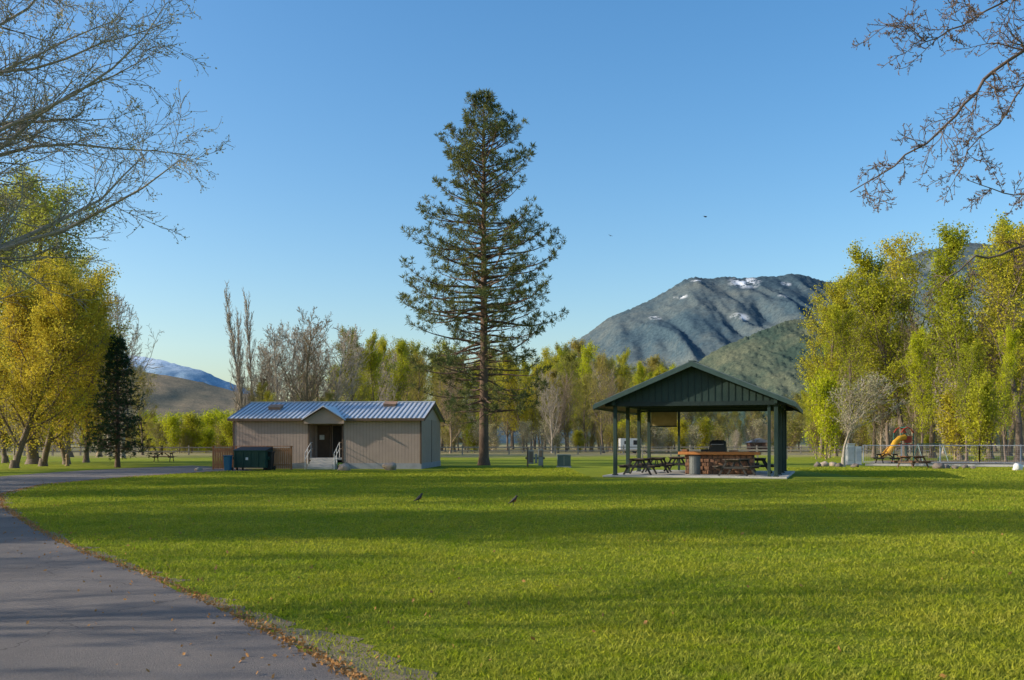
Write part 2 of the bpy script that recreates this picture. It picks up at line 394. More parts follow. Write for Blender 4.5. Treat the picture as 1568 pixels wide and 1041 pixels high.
m2 = mountmat('forested_foothill', (.05, .078, .062), (.135, .145, .095), .005, lo=.44, hi=.66, tex=.6)
mountain('foothill', [(930, 660), (1000, 612), (1060, 560), (1100, 533), (1150, 512), (1200, 492), (1235, 487), (1270, 500), (1330, 520), (1420, 540), (1600, 560), (1900, 600)], 3600, 900, m2, nz=.12, spike=2.2, nx=400, ny=80, seed=11, sc=.6)
m3 = mountmat('hazy_snowy_far_mountain', (.20, .31, .40), (.32, .42, .50), .0022, snow=(.74, .80, .85), snowz=(640, 150))  # blue of the slopes is air haze painted into the base colours
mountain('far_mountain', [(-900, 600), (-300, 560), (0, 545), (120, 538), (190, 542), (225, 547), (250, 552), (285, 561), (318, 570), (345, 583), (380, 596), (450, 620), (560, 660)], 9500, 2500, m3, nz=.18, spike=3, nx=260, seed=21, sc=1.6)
m4 = mountmat('brown_foothill', (.19, .165, .115), (.33, .245, .155), .008, lo=.38, hi=.62)
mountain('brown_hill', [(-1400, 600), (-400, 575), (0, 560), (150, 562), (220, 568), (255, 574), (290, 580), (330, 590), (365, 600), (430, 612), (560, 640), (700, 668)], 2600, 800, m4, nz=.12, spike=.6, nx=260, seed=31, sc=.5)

# ------------------------------------------------------------ trees: library
cot = [tree_mesh('cottonwood_mesh_%d' % i, 10+i, 21, .30, PP(ang=[a0, .7, .8, .8], lr=[l0, .42, .5, .5]), bark, lf, each=ea, sig=.33, size=.24)
       for i, (a0, l0, lf, ea) in enumerate([(.6, .33, lf_cot, 4), (.5, .30, lf_cot, 3), (.7, .36, lf_oliv, 3), (.55, .30, lf_yel, 3), (.6, .34, lf_oliv, 2), (.65, .36, lf_cot, 2)])]
bare = [tree_mesh('bare_tree_mesh_%d' % i, 40+i, 17, .26, PP(nch=[28, 10, 7, 0], n=[10, 6, 5, 3], ang=[a0, .6, .6, .6], lr=[.42, .45, .5, .5], trop=[.04, .12, .08, .04], start=[.15, .1, .1, .1], minr=.018), bk)
        for i, (a0, bk) in enumerate([(.7, bark_pale), (.6, bark_warm)])]
brush = [tree_mesh('brush_mesh_%d' % i, 60+i, 5.0, .07, PP(start=[.02, .1, .1, .1], nch=[26, 6, 3, 0], ang=[.6, .5, .6, .6], lr=[.75, .42, .5, .5], shape=lambda t: 1.1-.7*t, minr=.014), bk, lf, each=ea, sig=.3, size=.20)
         for i, (bk, lf, ea) in enumerate([(bark_warm, lf_oliv, 1), (bark_pale, lf_bud, 1), (bark_warm, lf_yel, 3), (bark_warm, lf_cot, 3)])]
pop = [tree_mesh('poplar_mesh_%d' % i, 80+i, 19, .22, PP(nch=[50, 8, 4, 0], ang=[.32, .3, .35, .4], lr=[.24, .5, .5, .5], trop=[.05, .28, .2, .1], start=[.08, .1, .1, .1], shape=lambda t: 1.05-.5*t, minr=.018), bark_pale) for i in range(2)]

rg = random.Random(7)
def top_line(px):
    T = [(-200, 560), (225, 640), (250, 625), (340, 622), (400, 600), (530, 560), (545, 505), (580, 512), (625, 512), (660, 525), (760, 540), (860, 535), (905, 520), (940, 530), (965, 560), (990, 532), (1020, 540), (1060, 590), (1120, 600), (1180, 612), (1240, 600), (1280, 520), (1600, 470), (2200, 480)]
    return np.interp(px, [t[0] for t in T], [t[1] for t in T])
belt = empty('distant_cottonwood_trees')
def plant(me, px, D, toppy=None, H=None, parent=None, name='tree', sc=None, wide=1.0):
    s = sc if sc else (gz(toppy, D))/me['top']
    return obj(name, me, parent, (gx(px, D), D, 0), rg.uniform(0, 6.28), (s*wide, s*wide, s))
for row, (Dr, step) in enumerate([(165, 36), (195, 27), (235, 22), (290, 20)]):
    px = -260
    while px < 2000:
        p = px+rg.uniform(-.5, .5)*step; D = Dr+rg.uniform(-14, 14)
        ty = top_line(p)+rg.uniform(-6, 40)+(12 if row == 0 else 0)
        px += step*rg.uniform(.7, 1.3)
        if 215 < p < 385: continue
        if 385 < p < 530 and row < 2: continue
        if 1040 < p < 1245 and row == 0 and rg.random() < .5: continue
        k = rg.choices([0, 1, 2, 3, 4, 5], [4, 3, 4, 2, 4, 3])[0]
        if 1040 < p < 1240: k = rg.choice([2, 4, 4])
        plant(cot[k], p, D, ty, 21, belt, 'cottonwood', wide=rg.uniform(.8, 1.05))
for i in range(50):
    p = rg.uniform(-200, 2000)
    if 200 < p < 390: continue
    plant(bare[i % 2], p, rg.uniform(145, 210), top_line(p)+rg.uniform(10, 60), 17, belt, 'bare_cottonwood', wide=.8)
br = empty('distant_brush')
for i in range(230):
    p = rg.uniform(-250, 1950); D = rg.uniform(152, 200)
    plant(brush[rg.choices([0, 1, 2, 3], [5, 5, 1, 1.5])[0]], p, D, parent=br, name='brush', sc=rg.uniform(.45, 1.0), wide=1.2)
for i in range(60):
    p = rg.uniform(222, 376); D = rg.uniform(150, 220)
    plant(brush[2 if rg.random() < .5 else rg.choice([0, 1, 3])], p, D, parent=br, name='willow_brush', sc=rg.uniform(.45, 1.3)*D/190, wide=rg.uniform(.9, 1.4))

# named individual trees ------------------------------------------------
plant(pop[0], 373, 120, 432, name='lombardy_poplar_tree', wide=.85)
plant(pop[1], 384, 124, 440, name='lombardy_poplar_tree', wide=.75)
plant(pop[1], 361, 126, 470, name='lombardy_poplar_tree', wide=.75)
for p, D, ty, w_ in [(428, 118, 488, 1.1), (468, 115, 474, 1.2), (512, 120, 494, 1.1), (408, 130, 510, 1.0), (448, 124, 496, 1.1), (490, 128, 486, 1.1), (400, 122, 530, 1.0)]:
    plant(bare[0 if rg.random() < .7 else 1], p, D, ty, name='bare_cottonwood_tree', wide=w_)
for p, D, ty, k in [(545, 130, 502, 2), (575, 135, 512, 0), (470, 135, 570, 3), (500, 110, 600, 2), (395, 110, 585, 2), (425, 106, 600, 5)]:
    plant(cot[k], p, D, ty, name='cottonwood_tree', wide=.85)
for p, D, ty, k, w_ in [(1258, 108, 425, 0, 1.0), (1300, 100, 470, 5, .9), (1338, 104, 440, 2, .9), (1385, 98, 368, 0, 1.1), (1428, 105, 355, 5, 1.0), (1470, 92, 340, 1, 1.1), (1515, 98, 322, 0, 1.0),
                        (1560, 88, 330, 5, 1.1), (1600, 94, 320, 0, 1.0), (1360, 120, 430, 4, .9), (1545, 118, 380, 4, 1.0), (1660, 90, 330, 1, 1), (1740, 95, 350, 0, 1), (1280, 116, 460, 3, .8), (1410, 88, 500, 3, .8), (1480, 86, 520, 5, .9), (1540, 84, 500, 3, .7)]:
    plant(cot[k], p, D, ty, name='cottonwood_tree', wide=w_)
for p, D, ty in [(1405, 96, 470), (1535, 92, 470), (1350, 99, 520), (1270, 104, 560)]:
    plant(bare[1], p, D, ty, name='bare_cottonwood_tree', wide=.7)
plant(brush[3], 1500, 80, 575, name='willow_shrub', wide=.8); plant(brush[3], 1462, 92, 600, name='willow_shrub'); plant(brush[2], 1265, 95, 570, name='willow_shrub', wide=.7)
young = tree_mesh('young_tree_mesh', 91, 4.4, .07, PP(start=[.25, .1, .1, .1], nch=[22, 7, 4, 0], ang=[.7, .5, .5, .5], lr=[.5, .4, .5, .5], minr=.011), bark_pale, lf_bud, each=1, sig=.1, size=.08)
plant(young, 1291, 66, 570, name='young_ash_tree', wide=1.2)
plant(young, 22, 70, 600, name='young_ash_tree', wide=1.0)
# left group
yel = tree_mesh('left_cottonwood_mesh', 101, 18, .35, PP(nch=[30, 9, 6, 0], ang=[.65, .7, .8, .8], lr=[.32, .42, .5, .5], shape=lambda t: 1.15-.55*t), bark, leafmat('leaf_left_cottonwood', (.46, .48, .08), (.35, .38, .09), (.50, .46, .09), scale=.3), each=3, sig=.33, size=.18)
plant(yel, 52, 74, 275, name='cottonwood_tree', wide=1.2)
plant(yel, -30, 82, 262, name='cottonwood_tree', wide=1.1)
plant(yel, 105, 110, 385, name='cottonwood_tree', wide=1)
map_ = [tree_mesh('maple_mesh_%d' % i, 111+i, 11, .20, PP(start=[.15, .1, .1, .1], wob=[.09, .13, .2, .25], nch=[24, 10, 6, 0], ang=[.65, .7, .8, .8], lr=[.5, .42, .5, .5], trop=[.04, .1, .03, 0], shape=lambda t: 1.15-.6*t), bark, lf_map, each=5, sig=.26, size=.13, lean=(.12*(-1)**i, 0)) for i in range(2)]
for p, D, ty, w_ in [(22, 62, 405, 1.05), (66, 67, 400, 1.0), (102, 73, 415, 1.0), (132, 80, 445, .95), (-60, 58, 385, 1), (8, 78, 410, .9)]:
    plant(map_[rg.randint(0, 1)], p, D, ty, name='maple_tree', wide=w_)
plant(bare[0], 188, 105, 448, name='bare_cottonwood_tree', wide=.95)
plant(bare[1], 152, 112, 425, name='bare_cottonwood_tree', wide=.95)
plant(bare[0], 168, 118, 440, name='bare_cottonwood_tree', wide=.9)
plant(cot[2], 218, 128, 560, name='cottonwood_tree', wide=1.0)

# near-left budding cottonwood + other roadside trees left of the frame
PB = PP(n=[12, 8, 6, 4], nch=[54, 18, 13, 4], wob=[.05, .12, .18, .22], ang=[1.05, .7, .65, .6], lr=[.50, .42, .42, .45], trop=[.03, .010, .02, .01], start=[.33, .12, .1, .1], max=3, leaf=3, minr=.009, shape=lambda t: 1.2-.65*t)
big = tree_mesh('budding_cottonwood_mesh', 131, 23, .38, PB, bark_pale, lf_bud, each=1, sig=.05, size=.085)
obj('budding_cottonwood_tree', big, None, (-21.8, 31.5, 0), 1.0, 1.0)
shade = [tree_mesh('shade_tree_mesh_%d' % i, 141+i, 16, .28, PP(start=[.15, .1, .1, .1], nch=[24, 9, 5, 0], lr=[.40, .42, .5, .5]), bark, lf_bud, each=3, sig=.22, size=.24) for i in range(2)]
thin_ = tree_mesh('shade_tree_bare_mesh', 151, 16, .26, PP(start=[.12, .1, .1, .1], nch=[18, 6, 4, 0], lr=[.42, .42, .5, .5]), bark, lf_bud, each=1, sig=.2, size=.2)
for i, (x, y, s, k) in enumerate([(-15, 3.4, .7, 2), (-21, 6.0, .8, 2), (-27, 9.0, .7, 2), (-23, 15.5, .80, 0), (-27, 17, .95, 1), (-34, 19.5, 1.1, 0), (-40, 27, 1.2, 1), (-48, 33, 1.25, 0), (-40, 41, 1.15, 1), (-12.5, .3, .65, 0), (-47, 50, 1.1, 1)]):
    obj('roadside_shade_tree', (shade+[thin_])[k], None, (x, y, 0), i*1.3, s)

# ------------------------------------------------------------ conifers
def conifer(name, seed, H, r0, prof, nb, barkm, leafm, z0, slope, tuft_n, tuft_len, tuft_w, dens, spacing, gap=0.0, curve=.12, sub=.42, skip=.12, inner=.3):
    rg = random.Random(seed); rs = np.random.RandomState(seed)
    S0, S1, S2, C, Dr = [], [], [], [], []
    ns = 24
    for i in range(ns):
        z = H*i/ns-.1*(i == 0); z2 = H*(i+1)/ns
        S0.append((0, 0, z, 0, 0, z2, r0*(1-i/ns)**.8+.02, r0*(1-(i+1)/ns)**.8+.015))
    S0.append((0, 0, -.1, 0, 0, .7, r0*1.5, r0*1.0))
    az = 0
    for i in range(nb):
        t = ((i+rg.random())/nb)**.92
        z = z0+(H-z0)*t*.985; az += 2.4+rg.gauss(0, .5)
        L = prof(t)*rg.choice([rg.uniform(.5, .85), rg.uniform(.8, 1.1)])
        if rg.random() < gap: L *= .55
        if L < .15: L = .15
        sl = slope(t)+rg.gauss(0, .12)
        d = nrm(math.cos(az), math.sin(az), sl); p = (0, 0, z); n = max(3, int(L/.45)); st = L/n
        rb = .012+.016*L
        for k in range(n):
            s = (k+1)/n
            d = nrm(d[0]+rg.gauss(0, .07), d[1]+rg.gauss(0, .07), d[2]+curve*(s-.35)+rg.gauss(0, .05))
            q = (p[0]+d[0]*st, p[1]+d[1]*st, p[2]+d[2]*st)
            S1.append((*p, *q, max(rb*(1-k/n), .012), max(rb*(1-s), .01)))
            if s > dens(t):
                for side in (-1, 1):
                    if rg.random() < skip: continue
                    m_ = sub*L*(1.15-s)+.25*rg.random()+.2
                    sd = nrm(d[0]*.6-d[1]*side*.8+rg.gauss(0, .2), d[1]*.6+d[0]*side*.8+rg.gauss(0, .2), d[2]+.12+rg.gauss(0, .32))
                    pp = p; nn = max(1, int(m_/spacing))
                    for j in range(nn):
                        sd = nrm(sd[0], sd[1], sd[2]+.10)
                        qq = (pp[0]+sd[0]*m_/nn, pp[1]+sd[1]*m_/nn, pp[2]+sd[2]*m_/nn)
                        S2.append((*pp, *qq, .012, .008)); 
                        if j >= nn*inner or j == nn-1: C.append(qq); Dr.append(sd)
                        pp = qq
                if s > .7: C.append(q); Dr.append(d)
            p = q
    C.append((0, 0, H)); Dr.append((0, 0, 1))
    C = np.repeat(np.array(C), tuft_n, axis=0); Dr = np.repeat(np.array(Dr), tuft_n, axis=0); n = len(C)
    dd = unit(rs, n)+Dr*.6+np.array([0, 0, .3]); dd /= np.linalg.norm(dd, axis=1)[:, None]
    b = np.cross(dd, unit(rs, n)); b /= np.linalg.norm(b, axis=1)[:, None]+1e-9
    ln = (tuft_len*rs.uniform(.6, 1.15, n))[:, None]
    C = C+rs.normal(size=(n, 3))*tuft_len*.10
    V = np.stack([C+b*tuft_w*.3, C+dd*ln*.6+b*tuft_w, C+dd*ln, C+dd*ln*.5-b*tuft_w], 1).reshape(-1, 3)
    return np_mesh(name, [seg_chunk(S0, 10, 0), seg_chunk(S1, 4, 0), seg_chunk(S2, 3, 0), (V, np.arange(4*n).reshape(-1, 4), 1, False)], [barkm, leafm])
DP = 70.0; sc_ = F/DP
Hp = gz(144, DP)
pr_y = [(640, 70), (610, 100), (580, 112), (530, 124), (490, 130), (440, 130), (400, 124), (350, 114), (300, 102), (250, 82), (200, 56), (165, 32), (144, 10)]
zs = np.array([gz(y, DP) for y, _ in pr_y]); ls_ = np.array([l/sc_ for _, l in pr_y]); z0p = zs[0]
pme = conifer('ponderosa_pine_mesh', 5, Hp, .34, lambda t: float(np.interp(z0p+(Hp-z0p)*t, zs, ls_)), 320, bark_pine, lf_pine, z0p,
              lambda t: -.10+.75*t, 19, .38, .025, lambda t: (.38 if t > .2 else .62), .42, gap=.28, curve=.24, sub=.36, skip=.36, inner=.5)
obj('ponderosa_pine_tree', pme, None, (gx(741, DP), DP, 0), .4)
Ds = 64; Hs = gz(520, Ds)
sme = conifer('spruce_mesh', 9, Hs, .14, lambda t: 2.5*(1-t)**.75+.05, 170, bark_pine, lf_spr, 1.0, lambda t: -.25+.6*t, 13, .22, .022, lambda t: .15, .30, curve=.1, sub=.4, skip=.2)
obj('spruce_tree', sme, None, (gx(180, Ds), Ds, 0), 0)

# ------------------------------------------------------------ near right bare tree with reaching limbs
S = [[] for _ in range(4)]; tips = []
rgr = random.Random(77)
PT = dict(n=[4, 7, 5, 3], wob=[.1, .20, .26, .3], trop=[0, -.05, .05, .1], nch=[0, 8, 3, 0], ang=[.8, .75, .7, .8], lr=[.5, .5, .5, .5], start=[.1, .1, .1, .1], max=3, leaf=2, rr=.6, shape=lambda t: 1, minr=.0042)
def limb(pts, r0, r1, dens, L0, base):
    pts = [Vector(base)]+[Vector((gx(x, d), d, gz(y, d))) for x, y, d in pts]
    tot = []
    for i in range(len(pts)-1):
        a, b_ = pts[i], pts[i+1]; k = max(2, int((b_-a).length/.2))
        for j in range(k): tot.append(a.lerp(b_, j/k)+Vector([rgr.gauss(0, .016) for _ in range(3)]))
    tot.append(pts[-1]); n = len(tot)
    for i in range(n-1):
        t = i/(n-1); r = r0*(1-t)**1.1+r1; r2 = r0*(1-(i+1)/(n-1))**1.1+r1
        S[0].append((*tot[i], *tot[i+1], r, r2))
        d = (tot[i+1]-tot[i]).normalized()
        if t > .3:
            for _ in range(rgr.choices([0, 1, 2], [.3, .5, .2])[0] if dens < 1 else rgr.choice([1, 1, 2])):
                pr = Vector([rgr.gauss(0, 1) for _ in range(3)]).cross(d).normalized(); pr.z -= .2
                nd = (d*rgr.uniform(.4, .9)+pr*.8).normalized()
                grow(S, tips, rgr, tuple(tot[i]), tuple(nd), L0*rgr.uniform(.35, 1.1)*(1.2-t*.65), max(r2*.5, .005), 1, PT)
TB = (14.2, 15.5)
for k in range(14):
    z = k*.95-.1; S[1].append((TB[0]-.03*k, TB[1], z, TB[0]-.03*(k+1), TB[1], z+.95, .34*(1-k/16), .34*(1-(k+1)/16)))
limb([(1700, 20, 14.8), (1568, 78, 14), (1520, 108, 14), (1478, 160, 13.8), (1440, 205, 13.6), (1392, 238, 13.5), (1345, 268, 13.4), (1302, 294, 13.3)], .09, .007, 1, 1.3, (TB[0]-.1, TB[1], 6.0))
limb([(1700, -60, 14), (1600, -30, 13.5), (1530, 5, 13.4), (1470, 40, 13.2), (1420, 65, 13), (1360, 20, 13)], .06, .005, 1, 1.2, (TB[0]-.15, TB[1], 7.0))
limb([(1700, 60, 14.4), (1630, 80, 14.2), (1570, 130, 14.1), (1530, 190, 14), (1480, 230, 14), (1465, 270, 14)], .06, .006, 1, 1.2, (TB[0]-.1, TB[1], 5.6))
limb([(1750, 200, 15), (1640, 260, 14.8), (1568, 300, 14.5), (1520, 290, 14.2), (1480, 275, 14.2)], .05, .005, 1, .9, (TB[0]-.1, TB[1], 4.5))
limb([(1700, 340, 15.5), (1610, 360, 15.5), (1568, 378, 15.3), (1535, 392, 15.1), (1495, 394, 15), (1440, 436, 14.8)], .08, .008, .5, .9, (TB[0]-.1, TB[1], 4.0))
limb([(1750, -200, 13), (1620, -160, 12.5), (1540, -90, 12.3), (1500, -40, 12.3), (1460, 0, 12.2)], .07, .006, 1, 1.2, (TB[0]-.2, TB[1], 9.0))
limb([(2400, -100, 16), (2500, -300, 17)], .1, .01, 1, 2, (TB[0]-.2, TB[1], 8.0))
me = np_mesh('bare_tree_near', [seg_chunk(S[0], 6, 0), seg_chunk(S[1], 5, 0), seg_chunk(S[2], 3, 0), seg_chunk(S[3], 3, 0), leaf_chunk(tips, np.random.RandomState(3), 1, 1, .008, .022)],
             [mat('bark_near_branch', (.20, .145, .11), (.11, .08, .065), scale=6), leafmat('bud_red', (.28, .18, .12), (.22, .15, .10))])
obj('bare_overhanging_tree', me)

# ------------------------------------------------------------ building (restroom house)
tan = mat('tan_siding', (.42, .315, .25), (.37, .275, .22), scale=1.5, rough=.7)
tan2 = mat('tan_groove', (.28, .21, .165), rough=.8)
white = mat('white_paint', (.72, .70, .66), (.6, .58, .55), scale=4, rough=.5)
metal = mat('ribbed_roof_metal', (.66, .68, .70), (.54, .56, .59), scale=.8, rough=.4, metal=.15)
metal2 = mat('roof_rib', (.28, .30, .33), rough=.5, metal=.2)
skirt = mat('foundation_skirt', (.33, .33, .34), (.25, .25, .26), scale=2)
dark = mat('dark_recess', (.045, .04, .035), (.03, .027, .025))
brown = mat('brown_trim', (.14, .09, .06), (.10, .065, .045))
rust = mat('roof_vent_rust', (.40, .24, .15), (.28, .17, .11), scale=4)
conc = mat('concrete', (.48, .45, .40), (.38, .36, .33), scale=2, bump=.3)
house = empty('park_restroom_building', (gx(357, 60.9), 60.9, 0), R(-4.3))
L_, Wd, Hw = 11.8, 8.0, 3.1
x0, x1 = 4.75, 6.95
mb = MB()
mb.bb(0, x0, 0, .15, .35, Hw); mb.bb(x1, L_, 0, .15, .35, Hw); mb.bb(x0, x1, 0, .15, 2.75, Hw)
mb.bb(0, L_, Wd-.15, Wd, .35, Hw); mb.bb(0, .15, .15, Wd-.15, .35, Hw); mb.bb(L_-.15, L_, .15, Wd-.15, .35, Hw)
for xx in (0, L_-.15):
    mb.add([(xx, .0, Hw), (xx+.15, .0, Hw), (xx+.15, Wd, Hw), (xx, Wd, Hw), (xx, Wd/2, Hw+1.02), (xx+.15, Wd/2, Hw+1.02)], [(0, 4, 3), (1, 2, 5), (0, 1, 5, 4), (3, 4, 5, 2)])
mb.bb(x0-.1, x0, .15, 1.6, .35, Hw); mb.bb(x1, x1+.1, .15, 1.6, .35, Hw); mb.bb(x0, x1, 1.6, 1.7, .35, Hw)
mb.build('walls', [tan], house)
mb = MB()
for k in range(1, 59):
    x = k*.2
    if x0-.05 < x < x1+.05: continue
    mb.bb(x-.008, x+.008, -.004, .0-.001, .36, Hw-.1)
for k in range(1, 39): mb.bb(L_+.001, L_+.004, k*.2-.008, k*.2+.008, .36, Hw-.02)
mb.build('siding_grooves', [tan2], house)
mb = MB(); mb.bb(-.02, x0, -.02, .12, 0, .35); mb.bb(x1, L_+.02, -.02, .12, 0, .35); mb.bb(L_-.1, L_+.02, .12, Wd, 0, .35); mb.bb(-.02, .1, .12, Wd, 0, .35)
mb.build('foundation_skirt', [skirt], house)
mb = MB()
ov = .3; zE = Hw-.05; zR = Hw+1.1; sl = (zR-zE)/(Wd/2+ov)
def slab(mb, xa, xb, ya, za, yb, zb, th, m=0):
    mb.add([(xa, ya, za), (xb, ya, za), (xb, yb, zb), (xa, yb, zb), (xa, ya, za+th), (xb, ya, za+th), (xb, yb, zb+th), (xa, yb, zb+th)],
           [(3, 2, 1, 0), (4, 5, 6, 7), (0, 1, 5, 4), (1, 2, 6, 5), (2, 3, 7, 6), (3, 0, 4, 7)], m)
slab(mb, -.25, L_+.25, -ov, zE, Wd/2, zR, .07); slab(mb, -.25, L_+.25, Wd+ov, zE, Wd/2+.002, zR, .07)
k = -.2
while k < L_+.25:
    slab(mb, k-.035, k+.035, -ov-.01, zE+.071, Wd/2, zR+.071, .035, 1); k += .3
mb.bb(-.26, L_+.26, Wd/2-.12, Wd/2+.12, zR+.06, zR+.12, 0)
mb.build('roof', [metal, metal2], house)
mb = MB(); mb.bb(-.25, L_+.25, -ov-.03, -ov-.001, zE-.10, zE+.06)
for s_ in (0, 1):
    ya, yb = (-ov, Wd/2) if s_ == 0 else (Wd+ov, Wd/2)
    slab(mb, L_+.251, L_+.275, ya, zE-.12, yb, zR-.12, .19)
mb.build('fascia', [brown], house)
mb = MB(); mb.bb(L_+.007, L_+.02, 0, .1, .3, Hw); mb.bb(L_-.08, L_+.02, -.02, -.001, .3, Hw); mb.bb(-.02, .08, -.02, -.001, .3, Hw)
mb.bb(L_+.007, L_+.03, 4.0, 4.06, .3, Hw)
mb.build('corner_trim', [brown], house)
mb = MB(); cxp = (x0+x1)/2; hw = 1.35
zt = Hw+.72
mb.prism([(cxp-hw+.1, Hw-.32), (cxp+hw-.1, Hw-.32), (cxp+hw-.1, Hw-.1), (cxp, zt-.08), (cxp-hw+.1, Hw-.1)], -.42, -.32, 0)
for s_ in (-1, 1):
    mb.add([(cxp, -.6, zt), (cxp+s_*hw, -.6, Hw-.12), (cxp+s_*hw, 2.6, Hw-.12+.0), (cxp, 3.0, zt), (cxp, -.6, zt+.07), (cxp+s_*hw, -.6, Hw-.05), (cxp+s_*hw, 2.6, Hw-.05), (cxp, 3.0, zt+.07)],
           [(0, 1, 2, 3), (7, 6, 5, 4), (0, 4, 5, 1), (1, 5, 6, 2), (2, 6, 7, 3)], 1)
    mb.beam((cxp, -.62, zt-.02), (cxp+s_*hw, -.62, Hw-.14), .12, .03, 2)
mb.build('entry_gable', [tan, metal, brown], house)
mb = MB()
mb.bb(x0, x1, .0, 1.6, .55, .68, 1)
mb.bb(x0+.15, x0+.95, 1.55, 1.598, .68, 2.7, 3); mb.bb(x0+1.15, x0+2.0, 1.55, 1.598, .68, 2.7, 0)
mb.bb(x0+1.0, x0+1.08, 1.5, 1.598, .68, 2.74, 3)
mb.bb(x0-.02, x0+.08, -.03, -.001, .35, 2.78, 3); mb.bb(x1-.08, x1+.02, -.03, -.001, .35, 2.78, 3)
mb.bb(x0+.3, x0+.6, 1.53, 1.549, 1.8, 2.1, 2)
mb.build('doors', [dark, conc, white, brown], house)
mb = MB()
for i in range(4): mb.bb(x0+.25, x1-.35, -.3-.3*i-.0, -.001-.3*i, 0 if i else 0, .62-.155*i-.0)
mb.build('entry_steps', [conc], house, bevel=.01)
mb = MB()
for xx in (x0+.15, x1-.25):
    for i, y in enumerate((-1.2, -.6, 0.1)):
        zg = .0 if y < -1 else (.3 if y < 0 else .68)
        mb.loft([(xx, y, zg), (xx, y, .95+(.68*(y+1.2)/1.3))], [.022, .022], 6)
    for h_ in (0, .4): mb.loft([(xx, -1.25, .95-h_), (xx, .1, 1.63-h_), (xx, .5, 1.63-h_)], [.022]*3, 6)
mb.build('stair_handrails', [white], house)
mb = MB()
for xx, yy in ((2.0, 2.2), (9.3, 3.0)):
    z = zE+sl*(yy+ov); rr_ = Matrix.Rotation(math.atan(sl), 3, 'X')
    mb.box((xx, yy, z+.16), (.75, .7, .16), 0, rr_); mb.box((xx, yy, z+.25), (.85, .8, .03), 1, rr_)
mb.build('roof_vents', [rust, rust], house)

# ------------------------------------------------------------ pavilion
pg = mat('pavilion_green_paint', (.030, .055, .045), (.022, .042, .035), scale=2, rough=.55)
pgd = mat('pavilion_dark_trim', (.02, .034, .03), rough=.5)
pgs = mat('pavilion_batten', (.024, .043, .036), rough=.55)
pfas = mat('pavilion_fascia', (.055, .09, .08), (.04, .07, .06), rough=.45)
proof = mat('pavilion_metal_roof', (.15, .18, .185), (.11, .14, .14), scale=1, rough=.4, metal=.3)
woodin = mat('pavilion_ceiling_wood', (.14, .10, .06), (.09, .065, .04), scale=2, stretch=(1, 6, 1))
orange = mat('counter_orange', (.60, .24, .07), (.50, .19, .06), scale=3)
stone = mat('counter_stone', (.34, .17, .085), (.12, .065, .045), scale=3.5, bump=.8, bscale=6)
black = mat('black_iron', (.02, .02, .02), (.035, .033, .03), rough=.5)
wood = mat('weathered_wood', (.16, .10, .065), (.09, .06, .045), scale=5, stretch=(1, 8, 8))
pav = empty('picnic_pavilion', (4.85, 46, 0), R(-18))
PW, PL = 7.3, 9.0
mb = MB(); mb.bb(-.5, PW+.5, -.5, PL+.5, 0, .09); mb.build('concrete_slab', [conc], pav, bevel=.02)
mb = MB()
for i in range(4):
    for x in (0, PW):
        y = i*3.0
        mb.bb(x-.085, x+.085, y-.085, y+.085, .09, 3.35); mb.bb(x-.13, x+.13, y-.13, y+.13, .09, .13, 1)
mb.bb(PW-.3-.07, PW-.3+.07, -.07, .07, .09, 3.35)
mb.bb(1.6, 1.72, PL-.06, PL+.06, .09, 3.35)
mb.build('posts', [pg, pgd], pav, bevel=.01)
mb = MB()
for x in (0, PW): mb.bb(x-.07, x+.07, -.5, PL+.5, 3.35, 3.62)
for y in (0, 3, 6, 9): mb.bb(.071, PW-.071, y-.06, y+.06, 3.36, 3.58)
ap = 5.18; e = .85; za = 3.28; slp = (ap-za)/(PW/2+e)
for y in (3, 6):
    mb.beam((PW/2, y, 3.5), (PW/2, y, ap-.15), .12, .12)
    for s_ in (-1, 1): mb.beam((PW/2, y, ap-.18), (PW/2+s_*(PW/2), y, za+slp*e-.1), .1, .16)
mb.build('beams_and_trusses', [pg], pav)
mb = MB()
for s_ in (-1, 1):
    xa = PW/2+s_*(PW/2+e); xr = PW/2
    vs = [(xa, -.7, za), (xr, -.7, ap), (xr, PL+.7, ap), (xa, PL+.7, za)]
    mb.add(vs+[(a_, b_, c_+.05) for a_, b_, c_ in vs], [(0, 1, 2, 3), (7, 6, 5, 4), (0, 4, 5, 1), (1, 5, 6, 2), (2, 6, 7, 3), (3, 7, 4, 0)], 1)
    vs = [(a_, b_, c_+.055) for a_, b_, c_ in [(xa+s_*.05, -.75, za-.02), (xr, -.75, ap), (xr, PL+.75, ap), (xa+s_*.05, PL+.75, za-.02)]]
    mb.add(vs+[(a_, b_, c_+.05) for a_, b_, c_ in vs], [(0, 1, 2, 3), (7, 6, 5, 4), (0, 4, 5, 1), (1, 5, 6, 2), (2, 6, 7, 3), (3, 7, 4, 0)], 0)
    k = -.7
    while k < PL+.75:
        mb.beam((xa, k, za+.115), (xr, k, ap+.125), .04, .03, 0); k += .41
mb.bb(PW/2-.15, PW/2+.15, -.76, PL+.76, ap+.10, ap+.15, 0)
mb.build('roof', [proof, woodin], pav)
mb = MB()
for yv in (-.78, PL+.75):
    for s_ in (-1, 1):
        xa = PW/2+s_*(PW/2+e+.05)
        vs = [(PW/2, yv, ap+.1), (xa, yv, za+.08), (xa, yv, za-.12), (PW/2, yv, ap-.12)]
        mb.add(vs+[(a_, b_+.03, c_) for a_, b_, c_ in vs], [(0, 1, 2, 3), (7, 6, 5, 4), (0, 4, 5, 1), (1, 5, 6, 2), (2, 6, 7, 3), (3, 7, 4, 0)])
for s_ in (-1, 1): 
    xa = PW/2+s_*(PW/2+e+.03); mb.bb(xa-.02, xa+.02, -.74, PL+.74, za-.12, za+.04)
mb.build('fascia', [pfas], pav)
mb = MB()
